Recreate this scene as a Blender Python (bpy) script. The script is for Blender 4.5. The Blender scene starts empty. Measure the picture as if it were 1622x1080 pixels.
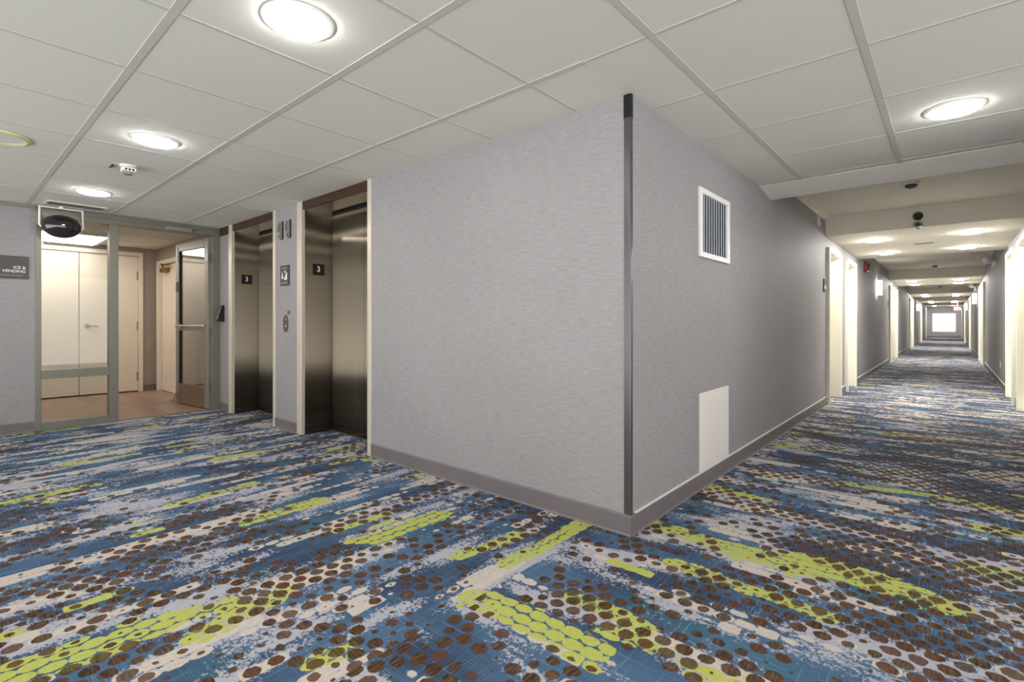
import bpy, bmesh, math
from mathutils import Vector, Matrix
PI = math.pi
sc = bpy.context.scene
COL = sc.collection

# ------------------------------------------------------------------ measures
H = 2.44            # lobby ceiling
HR = 2.67           # raised corridor ceiling
HS = 2.40           # corridor soffits
N = 2.517           # face of the elevator wall
W = -7.43           # glazed partition of the vending room
L = -1.329          # corridor wall with the vent
R = 0.713           # opposite corridor wall
XB = -10.4          # back wall of the vending room
YS = -3.2           # unseen south side of elevator hall, left open to let daylight in
YV = -0.6           # south wall of the vending room
XE = 3.7            # unseen east side of the lobby, opened to brighten block and ceiling
YE = 50.0           # far end of the corridor
YO = -3.2           # unseen side behind, left open so daylight reaches the ceiling
MOD = [8.3 + 9.8 * k for k in range(5)]

def lin(c):
    return tuple((x / 255 / 12.92) if x / 255 <= 0.04045 else ((x / 255 + 0.055) / 1.055) ** 2.4 for x in c)

# ------------------------------------------------------------------ node helper
class NB:
    def __init__(s, name):
        s.m = bpy.data.materials.new(name); s.m.use_nodes = True
        s.t = s.m.node_tree; s.b = s.t.nodes['Principled BSDF']
    def n(s, typ, **kw):
        o = s.t.nodes.new(typ)
        for k, v in kw.items(): setattr(o, k, v)
        return o
    def put(s, sock, v):
        if v is None: return
        if isinstance(v, bpy.types.NodeSocket): s.t.links.new(v, sock)
        elif isinstance(v, (tuple, list)) and len(v) == 3 and sock.type == 'RGBA': sock.default_value = (*v, 1)
        else: sock.default_value = v
    def M(s, op, a, b=None, c=None, clamp=False):
        o = s.n('ShaderNodeMath', operation=op, use_clamp=clamp)
        s.put(o.inputs[0], a); s.put(o.inputs[1], b); s.put(o.inputs[2], c)
        return o.outputs[0]
    def xyz(s, x, y, z=0.0):
        o = s.n('ShaderNodeCombineXYZ'); s.put(o.inputs[0], x); s.put(o.inputs[1], y); s.put(o.inputs[2], z); return o.outputs[0]
    def obj(s):
        o = s.n('ShaderNodeTexCoord'); q = s.n('ShaderNodeSeparateXYZ'); s.t.links.new(o.outputs['Object'], q.inputs[0])
        return q.outputs[0], q.outputs[1], q.outputs[2]
    def noise(s, vec, scale=1.0, detail=2.0, rough=0.5, dist=0.0):
        o = s.n('ShaderNodeTexNoise'); s.put(o.inputs['Vector'], vec); o.inputs['Scale'].default_value = scale
        o.inputs['Detail'].default_value = detail; o.inputs['Roughness'].default_value = rough; o.inputs['Distortion'].default_value = dist
        return o.outputs[0]
    def white(s, vec):
        o = s.n('ShaderNodeTexWhiteNoise', noise_dimensions='3D'); s.put(o.inputs['Vector'], vec)
        q = s.n('ShaderNodeSeparateColor'); s.t.links.new(o.outputs['Color'], q.inputs[0])
        return q.outputs[0], q.outputs[1], q.outputs[2]
    def ss(s, v, a, b, lo=0.0, hi=1.0):
        o = s.n('ShaderNodeMapRange', interpolation_type='SMOOTHSTEP'); s.put(o.inputs[0], v)
        for i, q in enumerate((a, b, lo, hi)): s.put(o.inputs[1 + i], q)
        return o.outputs[0]
    def mix(s, f, a, b):
        o = s.n('ShaderNodeMix', data_type='RGBA'); s.put(o.inputs[0], f); s.put(o.inputs[6], a); s.put(o.inputs[7], b); return o.outputs[2]
    def mixf(s, f, a, b):
        o = s.n('ShaderNodeMix', data_type='FLOAT'); s.put(o.inputs[0], f); s.put(o.inputs[2], a); s.put(o.inputs[3], b); return o.outputs[0]
    def attr(s, name):
        o = s.n('ShaderNodeAttribute', attribute_name=name); return o.outputs['Fac']
    def bump(s, hgt, strength, dist):
        o = s.n('ShaderNodeBump'); o.inputs['Strength'].default_value = strength; o.inputs['Distance'].default_value = dist
        s.put(o.inputs['Height'], hgt); s.t.links.new(o.outputs[0], s.b.inputs['Normal'])
    def set(s, **kw):
        for k, v in kw.items(): s.put(s.b.inputs[k.replace('_', ' ')], v)
        return s.m

def plain(name, rgb, rough=0.6, metal=0.0, var=0.03, scale=6.0, spec=0.4):
    b = NB(name); x, y, z = b.obj()
    f = b.noise(b.xyz(x, y, z), scale, 3)
    c = lin(rgb)
    col = b.mix(f, tuple(v * (1 - var * 2) for v in c), tuple(min(1, v * (1 + var * 2)) for v in c))
    b.set(Base_Color=col, Roughness=rough, Metallic=metal)
    b.b.inputs['Specular IOR Level'].default_value = spec
    return b.m

def emit(name, rgb, strength):
    b = NB(name); b.set(Base_Color=(0.8, 0.8, 0.8), Emission_Color=rgb, Emission_Strength=strength, Roughness=0.4)
    return b.m

def wallpaper(name, rgb):
    b = NB(name); x, y, z = b.obj()
    hxy = b.M('ADD', x, y)
    f1 = b.noise(b.xyz(b.M('MULTIPLY', hxy, 13.0), b.M('MULTIPLY', z, 120.0)), 1.0, 3, 0.6)
    f2 = b.noise(b.xyz(b.M('MULTIPLY', hxy, 1.2), b.M('MULTIPLY', z, 1.5), 4.0), 1.0, 2)
    f3 = b.noise(b.xyz(b.M('MULTIPLY', hxy, 160.0), b.M('MULTIPLY', z, 20.0), 9.0), 1.0, 1)
    f = b.M('ADD', b.M('MULTIPLY', f1, 0.7), b.M('ADD', b.M('MULTIPLY', f2, 0.2), b.M('MULTIPLY', f3, 0.2)))
    c = lin(rgb)
    col = b.mix(b.ss(f, 0.35, 0.75), tuple(v * 0.87 for v in c), tuple(v * 1.13 for v in c))
    b.set(Base_Color=col, Roughness=0.62); b.b.inputs['Specular IOR Level'].default_value = 0.25
    b.bump(f1, 0.06, 0.003)
    return b.m

def steel(name, rgb, aniso=0.88, r1=0.30, r2=0.16, share=0.75):
    b = NB(name); x, y, z = b.obj(); t = b.t
    hxy = b.M('ADD', x, y)
    f = b.noise(b.xyz(b.M('MULTIPLY', hxy, 240.0), b.M('MULTIPLY', z, 2.0)), 1.0, 2)
    c = lin(rgb)
    col = b.mix(f, tuple(v * 0.92 for v in c), tuple(v * 1.06 for v in c))
    g1 = b.n('ShaderNodeBsdfAnisotropic'); g2 = b.n('ShaderNodeBsdfAnisotropic')
    t.links.new(b.xyz(0.0, 0.0, 1.0), g1.inputs['Tangent'])     # grain runs upright
    for g, r, an in ((g1, r1, aniso), (g2, r2, 0.0)):
        b.put(g.inputs['Color'], col); g.inputs['Roughness'].default_value = r; g.inputs['Anisotropy'].default_value = an
    mx = b.n('ShaderNodeMixShader'); mx.inputs[0].default_value = share
    t.links.new(g2.outputs[0], mx.inputs[1]); t.links.new(g1.outputs[0], mx.inputs[2])
    t.links.new(mx.outputs[0], t.nodes['Material Output'].inputs[0])
    return b.m

def carpet():
    b = NB('patterned_carpet'); M = b.M
    x, y, z = b.obj()
    S = M('LESS_THAN', x, -1.524)
    wob = b.noise(b.xyz(x, y), 14.0, 2)
    x2 = M('ADD', x, M('MULTIPLY', M('SUBTRACT', wob, 0.5), 0.018)); y2 = M('ADD', y, M('MULTIPLY', M('SUBTRACT', wob, 0.5), -0.018))
    u = b.mixf(S, x2, M('ADD', y2, 31.7)); v = b.mixf(S, y2, M('ADD', x2, 57.3))
    PU, PV = 0.080, 0.060
    rowf = M('DIVIDE', v, PV); row = M('FLOOR', rowf); fb = M('SUBTRACT', M('FRACT', rowf), 0.5)
    odd = M('MULTIPLY', M('FLOORED_MODULO', row, 2.0), 0.5)
    a = M('ADD', M('DIVIDE', u, PU), odd); ci = M('FLOOR', a); fa = M('SUBTRACT', M('FRACT', a), 0.5)
    r1, r2, r3 = b.white(b.xyz(ci, row, b.M('MULTIPLY', S, 7.0)))
    dx = M('MULTIPLY', fa, PU); dy = M('MULTIPLY', fb, PV)
    d = M('DIVIDE', M('SQRT', M('ADD', M('MULTIPLY', dx, dx), M('MULTIPLY', dy, dy))), PV / 2)
    uc = M('MULTIPLY', M('SUBTRACT', M('ADD', ci, 0.5), odd), PU); vc = M('MULTIPLY', M('ADD', row, 0.5), PV)
    def field(su, sv, seed, detail=1.5, at_cell=True):
        uu, vv = (uc, vc) if at_cell else (u, v)
        return b.noise(b.xyz(M('MULTIPLY', uu, su), M('MULTIPLY', vv, sv), M('ADD', M('MULTIPLY', S, 13.0), seed)), 1.0, detail)
    lime_a = b.attr('lime_streak'); brown_a = b.attr('brown_bias'); lime_auto = b.attr('lime_auto')
    # brown discs, sized by a slow field
    fB = M('ADD', field(1.2, 3.6, 1.0, 3), M('MULTIPLY', M('SUBTRACT', r1, 0.5), 0.32))
    fB = M('SUBTRACT', M('ADD', fB, M('MULTIPLY', brown_a, 0.3)), M('MULTIPLY', S, 0.03))
    rB = b.ss(fB, 0.36, 0.60, 0.0, 1.0)
    # lime strips
    fL = M('ADD', M('ADD', field(1.3, 6.5, 20.0, 1), M('MULTIPLY', M('SUBTRACT', r2, 0.5), 0.03)), M('MULTIPLY', M('SUBTRACT', lime_auto, 1.0), 0.05))
    rL = b.ss(fL, 0.645, 0.69, 0.0, 1.1)
    rS = M('MULTIPLY', b.ss(M('ADD', lime_a, M('MULTIPLY', M('SUBTRACT', r2, 0.5), 0.5)), 0.25, 0.65), M('ADD', 0.92, M('MULTIPLY', r3, 0.24)))
    # cream strips
    fC = M('ADD', field(1.3, 6.0, 40.0, 3), M('MULTIPLY', M('SUBTRACT', r3, 0.5), 0.06))
    rC = b.ss(fC, 0.49, 0.64, 0.0, 1.22)
    edge = M('MULTIPLY', M('SUBTRACT', b.noise(b.xyz(x, y), 70.0, 3), 0.5), 0.45)
    de = M('ADD', d, edge)
    du = M('MULTIPLY', dx, 0.6)
    dl = M('ADD', M('DIVIDE', M('SQRT', M('ADD', M('MULTIPLY', du, du), M('MULTIPLY', dy, dy))), PV / 2), edge)
    mB = b.ss(M('SUBTRACT', rB, de), -0.04, 0.05)
    mB = M('MULTIPLY', mB, M('GREATER_THAN', rB, 0.12))
    mL = M('MULTIPLY', b.ss(M('SUBTRACT', rL, dl), -0.04, 0.05), M('GREATER_THAN', rL, 0.25))
    mS = M('MULTIPLY', b.ss(M('SUBTRACT', rS, M('ADD', M('MULTIPLY', de, 0.3), M('MULTIPLY', dl, 0.7))), -0.04, 0.05), M('GREATER_THAN', rS, 0.25))
    mL = M('MAXIMUM', mL, mS)
    mC = M('MULTIPLY', b.ss(M('SUBTRACT', rC, dl), -0.10, 0.10), M('GREATER_THAN', rC, 0.25))
    # blue ground with woven threads
    pu = b.noise(b.xyz(M('MULTIPLY', x, 3.0), M('MULTIPLY', y, 130.0)), 1.0, 2)
    pv = b.noise(b.xyz(M('MULTIPLY', x, 130.0), M('MULTIPLY', y, 3.0), 5.0), 1.0, 2)
    thr = b.ss(M('MAXIMUM', pu, pv), 0.55, 0.78)
    tone = field(1.3, 3.0, 60.0, 3, False)
    blue = b.mix(b.ss(tone, 0.35, 0.65), lin((54, 68, 94)), lin((76, 103, 132)))
    teal = b.ss(field(1.6, 3.4, 71.0, 2, False), 0.56, 0.66)
    blue = b.mix(M('MULTIPLY', teal, 0.35), blue, lin((52, 112, 122)))
    blue = b.mix(M('MULTIPLY', thr, 0.55), blue, lin((120, 150, 178)))
    # speckled grey-white bloom
    fW = field(1.8, 5.5, 80.0, 3, False)
    fine = b.noise(b.xyz(x, y), 55.0, 4, 0.75)
    mW = b.ss(M('ADD', M('MULTIPLY', M('SUBTRACT', fine, 0.5), 1.2), M('MULTIPLY', M('SUBTRACT', fW, 0.535), 1.8)), -0.03, 0.09)
    col = b.mix(M('MULTIPLY', mW, 0.92), blue, lin((178, 177, 186)))
    cream = b.mix(b.noise(b.xyz(x, y, 3.0), 60.0, 3), lin((178, 165, 155)), lin((216, 206, 196)))
    col = b.mix(M('MULTIPLY', mC, 0.95), col, cream)
    lime = b.mix(b.noise(b.xyz(x, y, 8.0), 50.0, 3), lin((164, 170, 78)), lin((194, 197, 108)))
    col = b.mix(mL, col, lime)
    stria = b.noise(b.xyz(M('MULTIPLY', u, 120.0), M('MULTIPLY', v, 14.0), 2.0), 1.0, 2)
    br = b.mix(b.ss(stria, 0.35, 0.65), lin((58, 42, 28)), lin((98, 72, 46)))
    br = b.mix(M('MULTIPLY', b.ss(r3, 0.6, 0.9), 0.5), br, lin((100, 62, 46)))
    col = b.mix(M('MULTIPLY', mB, M('ADD', 0.88, M('MULTIPLY', r2, 0.12))), col, br)
    pile = b.noise(b.xyz(x, y, 1.0), 420.0, 2)
    col = b.mix(b.ss(pile, 0.3, 0.7, 0.0, 0.16), col, lin((40, 40, 46)))
    b.set(Base_Color=col, Roughness=0.95); b.b.inputs['Specular IOR Level'].default_value = 0.1
    b.bump(pile, 0.3, 0.003)
    return b.m

def planks():
    b = NB('wood_look_floor'); x, y, z = b.obj(); M = b.M
    ry = M('DIVIDE', y, 0.18); row = M('FLOOR', ry)
    r1, r2, r3 = b.white(b.xyz(row, M('FLOOR', M('ADD', M('DIVIDE', x, 1.2), M('MULTIPLY', row, 0.37)))))
    g = b.noise(b.xyz(M('MULTIPLY', x, 2.0), M('MULTIPLY', y, 30.0), r1), 1.0, 4)
    c = b.mix(M('ADD', M('MULTIPLY', g, 0.6), M('MULTIPLY', r2, 0.4)), lin((132, 104, 86)), lin((176, 148, 128)))
    b.set(Base_Color=c, Roughness=0.4); return b.m

def glass(name='clear_glass', ior=1.42):
    b = NB(name); t = b.t
    tr = b.n('ShaderNodeBsdfTransparent'); tr.inputs[0].default_value = (0.94, 0.96, 0.95, 1)
    gl = b.n('ShaderNodeBsdfGlossy'); gl.inputs['Roughness'].default_value = 0.02
    fr = b.n('ShaderNodeFresnel'); ge = b.n('ShaderNodeNewGeometry')
    b.put(fr.inputs[0], b.mixf(ge.outputs['Backfacing'], ior, 1.0 / ior))
    mx = b.n('ShaderNodeMixShader'); t.links.new(fr.outputs[0], mx.inputs[0]); t.links.new(tr.outputs[0], mx.inputs[1]); t.links.new(gl.outputs[0], mx.inputs[2])
    t.links.new(mx.outputs[0], t.nodes['Material Output'].inputs[0]); return b.m

MT = dict(
    wall=wallpaper('grey_linen_wallpaper', (150, 146, 147)),
    room_wall=plain('taupe_paint', (160, 148, 136), 0.7),
    carpet=carpet(), planks=planks(), glass=glass(), glassd=glass('door_glass', 1.75),
    tile=plain('ceiling_tile', (223, 221, 212), 0.9, var=0.012, scale=60, spec=0.1),
    tbar=plain('ceiling_grid', (200, 198, 188), 0.6, var=0.01),
    drywall=plain('ceiling_paint', (234, 228, 212), 0.85, var=0.015, scale=2, spec=0.2),
    beam=plain('beam_paint', (234, 230, 220), 0.8, var=0.01, scale=2, spec=0.2),
    soffit=plain('soffit_paint', (234, 229, 216), 0.85, var=0.015, scale=2, spec=0.2),
    base=plain('vinyl_baseboard', (112, 104, 106), 0.45, var=0.04),
    caulk=plain('white_caulk', (225, 222, 216), 0.6),
    white=plain('white_enamel', (232, 230, 226), 0.4, var=0.01),
    duct=plain('grey_duct', (150, 152, 157), 0.6), vane=plain('pale_grey_vane', (206, 208, 214), 0.5, var=0.02),
    panel=plain('panel_paint', (226, 218, 212), 0.5, var=0.01),
    cream=plain('cream_door_paint', (234, 222, 202), 0.45, var=0.012),
    doorw=plain('white_door_paint', (238, 234, 218), 0.4, var=0.01),
    louvre=plain('grey_louvre', (136, 138, 143), 0.45, var=0.02),
    dark=plain('dark_recess', (30, 27, 26), 0.7),
    black=plain('black_plastic', (26, 24, 28), 0.3),
    sign=plain('charcoal_sign', (74, 70, 68), 0.5, var=0.02),
    ink=plain('white_lettering', (226, 224, 218), 0.6),
    alu=plain('olive_grey_aluminium', (122, 120, 108), 0.4, 0.35, var=0.03),
    aluc=plain('grey_aluminium', (150, 146, 140), 0.38, 0.5, var=0.03),
    strip=plain('beige_steel_edge', (214, 204, 188), 0.35, 0.3, var=0.02),
    steel=steel('brushed_steel', (122, 113, 99), aniso=0.86, r1=0.26, share=0.88),
    mirror=plain('polished_soffit_steel', (120, 108, 84), 0.1, 1.0),
    bronze=plain('bronze_header', (84, 58, 46), 0.35, 0.6, var=0.05),
    chrome=plain('chrome', (200, 198, 194), 0.15, 1.0, var=0.01),
    nickel=plain('satin_nickel', (150, 140, 124), 0.3, 0.9, var=0.02),
    brass=plain('aged_brass', (150, 122, 66), 0.35, 0.9, var=0.04),
    guard=plain('dark_metal_corner', (92, 88, 90), 0.3, 0.55, var=0.03),
    red=plain('red_alarm_enamel', (140, 34, 30), 0.4),
    yellowed=plain('yellowed_plastic', (206, 206, 160), 0.6),
    exit=plain('pinkish_red_sign', (226, 120, 130), 0.4),
    lamp=emit('downlight_lens', (1.0, 0.98, 0.95), 92.0),
    lampc=emit('corridor_downlight_lens', (1.0, 0.98, 0.94), 280.0),
    tube=emit('fluorescent_lens', (1.0, 0.94, 0.90), 7.0),
    shade=emit('sconce_glass', (1.0, 0.96, 0.90), 14.0),
)

# ------------------------------------------------------------------ mesh helper
class MB:
    def __init__(s): s.bm = bmesh.new()
    def box(s, x0, x1, y0, y1, z0, z1, bev=0.0):
        vs = [s.bm.verts.new((x, y, z)) for x in (x0, x1) for y in (y0, y1) for z in (z0, z1)]
        fs = [(0, 1, 3, 2), (4, 6, 7, 5), (0, 4, 5, 1), (2, 3, 7, 6), (0, 2, 6, 4), (1, 5, 7, 3)]
        F = [s.bm.faces.new([vs[i] for i in f]) for f in fs]
        if bev > 0:
            es = list({e for f in F for e in f.edges})
            bmesh.ops.bevel(s.bm, geom=es, offset=bev, segments=2, affect='EDGES', profile=0.5)
        return s
    def prism(s, poly, axis, a, b):
        """poly: 2D points in the two other axes (in xyz order), extruded along axis from a to b"""
        def P(p, t):
            q = list(p); q.insert('xyz'.index(axis), t); return q
        A = [s.bm.verts.new(P(p, a)) for p in poly]; B = [s.bm.verts.new(P(p, b)) for p in poly]
        n = len(poly)
        s.bm.faces.new(A[::-1]); s.bm.faces.new(B)
        for i in range(n): s.bm.faces.new((A[i], A[(i + 1) % n], B[(i + 1) % n], B[i]))
        return s
    def lathe(s, prof, c=(0, 0, 0), axis='z', n=40, sx=1.0, sy=1.0, closed=False):
        """prof: (radius, height) pairs"""
        rings = []
        def P(r, h, t):
            u, w = r * math.cos(t) * sx, r * math.sin(t) * sy
            v = {'z': (u, w, h), 'y': (u, h, w), 'x': (h, u, w)}[axis]
            return (v[0] + c[0], v[1] + c[1], v[2] + c[2])
        for r, h in prof:
            if r < 1e-6: rings.append([s.bm.verts.new(P(0, h, 0))])
            else: rings.append([s.bm.verts.new(P(r, h, 2 * PI * i / n)) for i in range(n)])
        pairs = list(zip(rings, rings[1:])) + ([(rings[-1], rings[0])] if closed else [])
        for a, b in pairs:
            for i in range(n):
                j = (i + 1) % n
                if len(a) == 1 and len(b) == 1: continue
                if len(a) == 1: s.bm.faces.new((a[0], b[i], b[j]))
                elif len(b) == 1: s.bm.faces.new((a[i], b[0], a[j]))
                else: s.bm.faces.new((a[i], b[i], b[j], a[j]))
        return s
    def tube(s, pts, r, n=10):
        pts = [Vector(p) for p in pts]; prev = None
        for i, p in enumerate(pts):
            d = (pts[min(i + 1, len(pts) - 1)] - pts[max(i - 1, 0)]).normalized()
            a = d.orthogonal().normalized() if prev is None else (prev[1] - d * prev[1].dot(d)).normalized()
            c = d.cross(a)
            ring = [s.bm.verts.new(p + a * r * math.cos(2 * PI * k / n) + c * r * math.sin(2 * PI * k / n)) for k in range(n)]
            if prev:
                for k in range(n): s.bm.faces.new((prev[0][k], prev[0][(k + 1) % n], ring[(k + 1) % n], ring[k]))
            else: s.bm.faces.new(ring[::-1])
            prev = (ring, a)
        s.bm.faces.new(prev[0]); return s
    def make(s, name, mat, parent=None, smooth=False, off=None):
        bmesh.ops.recalc_face_normals(s.bm, faces=s.bm.faces)
        if off is not None: bmesh.ops.translate(s.bm, verts=s.bm.verts, vec=-Vector(off))
        me = bpy.data.meshes.new(name); s.bm.to_mesh(me); s.bm.free()
        me.materials.append(MT[mat] if isinstance(mat, str) else mat)
        if smooth:
            for p in me.polygons: p.use_smooth = True
            try: me.set_sharp_from_angle(angle=math.radians(40))
            except Exception: pass
        o = bpy.data.objects.new(name, me); COL.objects.link(o)
        if off is not None and parent is None: o.location = off
        if parent: o.parent = parent
        return o

def tag(o, label=None, cat=None, group=None, kind=None):
    if label: o['label'] = label
    if cat: o['category'] = cat
    if group: o['group'] = group
    if kind: o['kind'] = kind
    return o
def thing(name, label, cat, loc=(0, 0, 0), rotz=0.0, group=None, kind=None):
    o = bpy.data.objects.new(name, None); COL.objects.link(o)
    o.empty_display_size = 0.1; o.location = loc; o.rotation_euler = (0, 0, rotz)
    return tag(o, label, cat, group, kind)
def struct(name, mb, mat, label=None, cat=None):
    return tag(mb.make(name, mat), label, cat, None, 'structure')
def dup(root, loc, rotz=None, label=None, group=None):
    r = root.copy(); COL.objects.link(r); r.location = loc
    if rotz is not None: r.rotation_euler = (0, 0, rotz)
    if label: r['label'] = label
    if group: r['group'] = group
    for ch in list(root.children):
        c = ch.copy(); COL.objects.link(c); c.parent = r
        for g in list(ch.children):
            q = g.copy(); COL.objects.link(q); q.parent = c
    return r
def text(name, s, size, loc, rot, mat, parent, align='CENTER', depth=0.0012):
    cu = bpy.data.curves.new(name, 'FONT'); cu.body = s; cu.size = size; cu.align_x = align; cu.align_y = 'CENTER'; cu.extrude = depth; cu.resolution_u = 3
    cu.offset = size * 0.012
    t = bpy.data.objects.new(name, cu); COL.objects.link(t)
    bpy.context.view_layer.update()
    me = bpy.data.meshes.new_from_object(t.evaluated_get(bpy.context.evaluated_depsgraph_get()))
    bpy.data.objects.remove(t); bpy.data.curves.remove(cu)
    me.materials.clear(); me.materials.append(MT[mat]); me.name = name
    o = bpy.data.objects.new(name, me); COL.objects.link(o); o.location = loc; o.rotation_euler = rot; o.parent = parent
    return o
FACE_X = (PI / 2, 0, PI / 2)     # lettering on a face that looks to +x
FACE_S = (PI / 2, 0, 0)          # lettering on a face that looks to -y

T = 0.14
# ------------------------------------------------------------------ carpet floor
STREAKS = [  # x0,y0,x1,y1, half width, brown bias : where the lime yarn runs in this carpet
(-1.525, 1.509, -1.236, 1.567, 0.060, -1.00), (-1.375, 1.534, -0.967, 1.557, 0.060, -1.00), (-1.223, 1.80, -0.883, 1.80, 0.030, 0.00),
(-0.983, 1.69, -0.781, 1.72, 0.030, 0.00), (-1.032, 2.37, -0.368, 2.35, 0.032, 0.00), (-1.305, 2.76, -0.806, 2.70, 0.050, 0.00),
(-0.82, 2.72, -0.459, 2.748, 0.080, -0.60), (-0.523, 2.815, -0.222, 2.802, 0.090, -0.50), (-0.247, 2.817, 0.012, 2.761, 0.060, -0.20),
(-1.33, 3.662, -0.996, 3.60, 0.050, 0.00), (-0.678, 1.69, -0.524, 1.705, 0.030, 0.00), (-0.028, 4.449, 0.391, 4.40, 0.040, 0.00),
(-0.599, 4.35, -0.078, 4.45, 0.030, 0.00), (-0.426, 6.739, -0.018, 6.70, 0.050, 0.00), (0.126, 3.936, 0.408, 4.0, 0.050, 0.00),
(-1.422, 5.309, -0.985, 5.3, 0.040, 0.00), (0.083, 3.26, 0.259, 3.296, 0.060, 0.10), (-2.362, 1.577, -2.343, 2.035, 0.055, -1.00),
(-2.43, 1.465, -2.375, 1.566, 0.025, -1.00), (-3.129, 1.22, -3.138, 1.66, 0.060, -0.30), (-1.626, 1.838, -1.594, 2.497, 0.032, 0.00),
(-1.864, 1.736, -1.80, 2.147, 0.032, 0.00), (-2.375, 0.11, -2.316, 0.429, 0.080, 0.10), (-2.324, 0.412, -2.312, 0.564, 0.060, 0.00),
(-2.134, 0.651, -2.188, 0.984, 0.045, 0.10), (-2.385, 0.5, -2.264, 0.808, 0.035, -0.30), (-4.641, 0.244, -4.683, 0.74, 0.040, 0.10),
(-3.782, 0.992, -3.849, 1.523, 0.030, 0.00), (-4.77, 1.576, -4.724, 1.952, 0.040, -0.30), (-3.769, 2.422, -3.791, 2.564, 0.040, 0.00),
(-7.284, 0.565, -7.35, 0.993, 0.040, 0.00), (-1.668, 0.848, -1.63, 0.97, 0.030, 0.10)]
BARE = [  # x, y, radius, bias : plain blue fields (-) and dense disc fields (+)
(-1.50, 1.75, 0.22, -0.8), (-1.33, 1.45, 0.16, -0.6), (-1.75, 1.25, 0.30, -0.35), (-1.2, 2.25, 0.35, -0.5), (-1.25, 3.2, 0.3, -0.35),
(0.1, 3.0, 0.9, 0.45), (-0.1, 2.3, 0.55, 0.35), (0.2, 5.0, 0.7, 0.4), (-0.5, 2.9, 0.35, 0.3), (-0.9, 2.05, 0.3, 0.2), (-1.6, 1.0, 0.25, 0.6),
(-3.2, 1.9, 0.4, -0.35), (-2.0, 1.2, 0.3, 0.3), (-2.3, 0.9, 0.3, 0.25), (-3.0, 0.6, 0.4, 0.3), (-4.2, 1.2, 0.4, -0.4), (-1.0, 1.5, 0.2, 0.3), (0.3, 7.0, 1.2, 0.3), (-5.5, 1.2, 1.6, -0.4), (-3.5, 2.0, 0.8, -0.3), (-6.8, 1.3, 1.2, -0.35), (-4.3, 0.8, 0.8, -0.2)]
def build_floor():
    def rng(a, b, st):
        n = max(1, int(round((b - a) / st))); return [a + (b - a) * i / n for i in range(n + 1)]
    xs = rng(W - 0.05, -5.0, 0.08)[:-1] + rng(-5.0, R + 0.05, 0.035) + [XE + 0.05]
    ys = [YO, -2.0, -1.0] + rng(-0.5, 5.0, 0.035)[:-1] + rng(5.0, 8.0, 0.06)[:-1] + [8, 9, 10, 12, 15, 20, 30, 40, YE]
    nx, ny = len(xs), len(ys)
    vs = [(x, y, 0.0) for y in ys for x in xs]; fs = []
    for j in range(ny - 1):
        for i in range(nx - 1):
            cx, cy = (xs[i] + xs[i + 1]) / 2, (ys[j] + ys[j + 1]) / 2
            if (cx < L - 0.35 and cy > N + 0.5) or (cx > R + 0.06 and cy > 4.4): continue
            k = j * nx + i; fs.append((k, k + 1, k + nx + 1, k + nx))
    me = bpy.data.meshes.new('floor'); me.from_pydata(vs, [], fs); me.update()
    la = me.attributes.new('lime_streak', 'FLOAT', 'POINT'); ba = me.attributes.new('brown_bias', 'FLOAT', 'POINT'); lo = me.attributes.new('lime_auto', 'FLOAT', 'POINT')
    LV, BV, OV = [], [], []
    for x, y, z in vs:
        l = 0.0; b = 0.0
        if y < 8.5:
            for x0, y0, x1, y1, w, bb in STREAKS:
                if min(x0, x1) - 0.25 > x or x > max(x0, x1) + 0.25 or min(y0, y1) - 0.25 > y or y > max(y0, y1) + 0.25: continue
                ex, ey = x1 - x0, y1 - y0; t = max(0, min(1, ((x - x0) * ex + (y - y0) * ey) / (ex * ex + ey * ey)))
                dd = math.hypot(x - x0 - t * ex, y - y0 - t * ey)
                q = max(0.0, min(1.0, 1.0 - (dd - w) / 0.035)) if dd > w else 1.0
                l = max(l, q); b += bb * q
            for cx, cy, r, bb in BARE:
                dd = math.hypot(x - cx, y - cy) / r
                if dd < 1: b += bb * (1 - dd * dd)
        LV.append(l); BV.append(max(-1, min(1, b)))
        OV.append(max(0.0, min(1.0, (y - 4.0) / 3)) if x > -1.52 else max(0.35 if y > 0 else 1.0, min(1.0, (-x - 4.5) / 1.5)))
    la.data.foreach_set('value', LV); ba.data.foreach_set('value', BV); lo.data.foreach_set('value', OV)
    me.materials.append(MT['carpet'])
    o = bpy.data.objects.new('floor', me); COL.objects.link(o); tag(o, kind='structure')
build_floor()
struct('floor_room', MB().box(XB - 0.1, W - 0.05, YV, N + T + 0.06, -0.05, 0.001), 'planks')
struct('trim_1', MB().box(W - 0.08, W - 0.03, 1.40, 2.44, 0.0, 0.008), 'alu')

# ------------------------------------------------------------------ walls
def wall_segments(name, x0, x1, doors, y0, y1, mat='wall'):
    mb = MB(); cur = y0
    for a, b in doors:
        mb.box(x0, x1, cur, a, 0, 2.74); mb.box(x0, x1, a, b, 2.19, 2.74); cur = b
    mb.box(x0, x1, cur, y1, 0, 2.74)
    return struct(name, mb, mat)
DOORS = [(m + 0.12, m + 1.08) for m in MOD] + [(m + 1.84, m + 2.80) for m in MOD]
DOORS.sort(); DOORS = [d for d in DOORS if d[1] < YE - 0.3]
wall_segments('wall_left', L - T, L, DOORS, N, YE)
YR = 4.2
wall_segments('wall_right', R, R + T, DOORS, YR, YE)
struct('wall_return', MB().box(R + T, XE + 0.05, YR, YR + T, 0, 2.6), 'wall')
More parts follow.
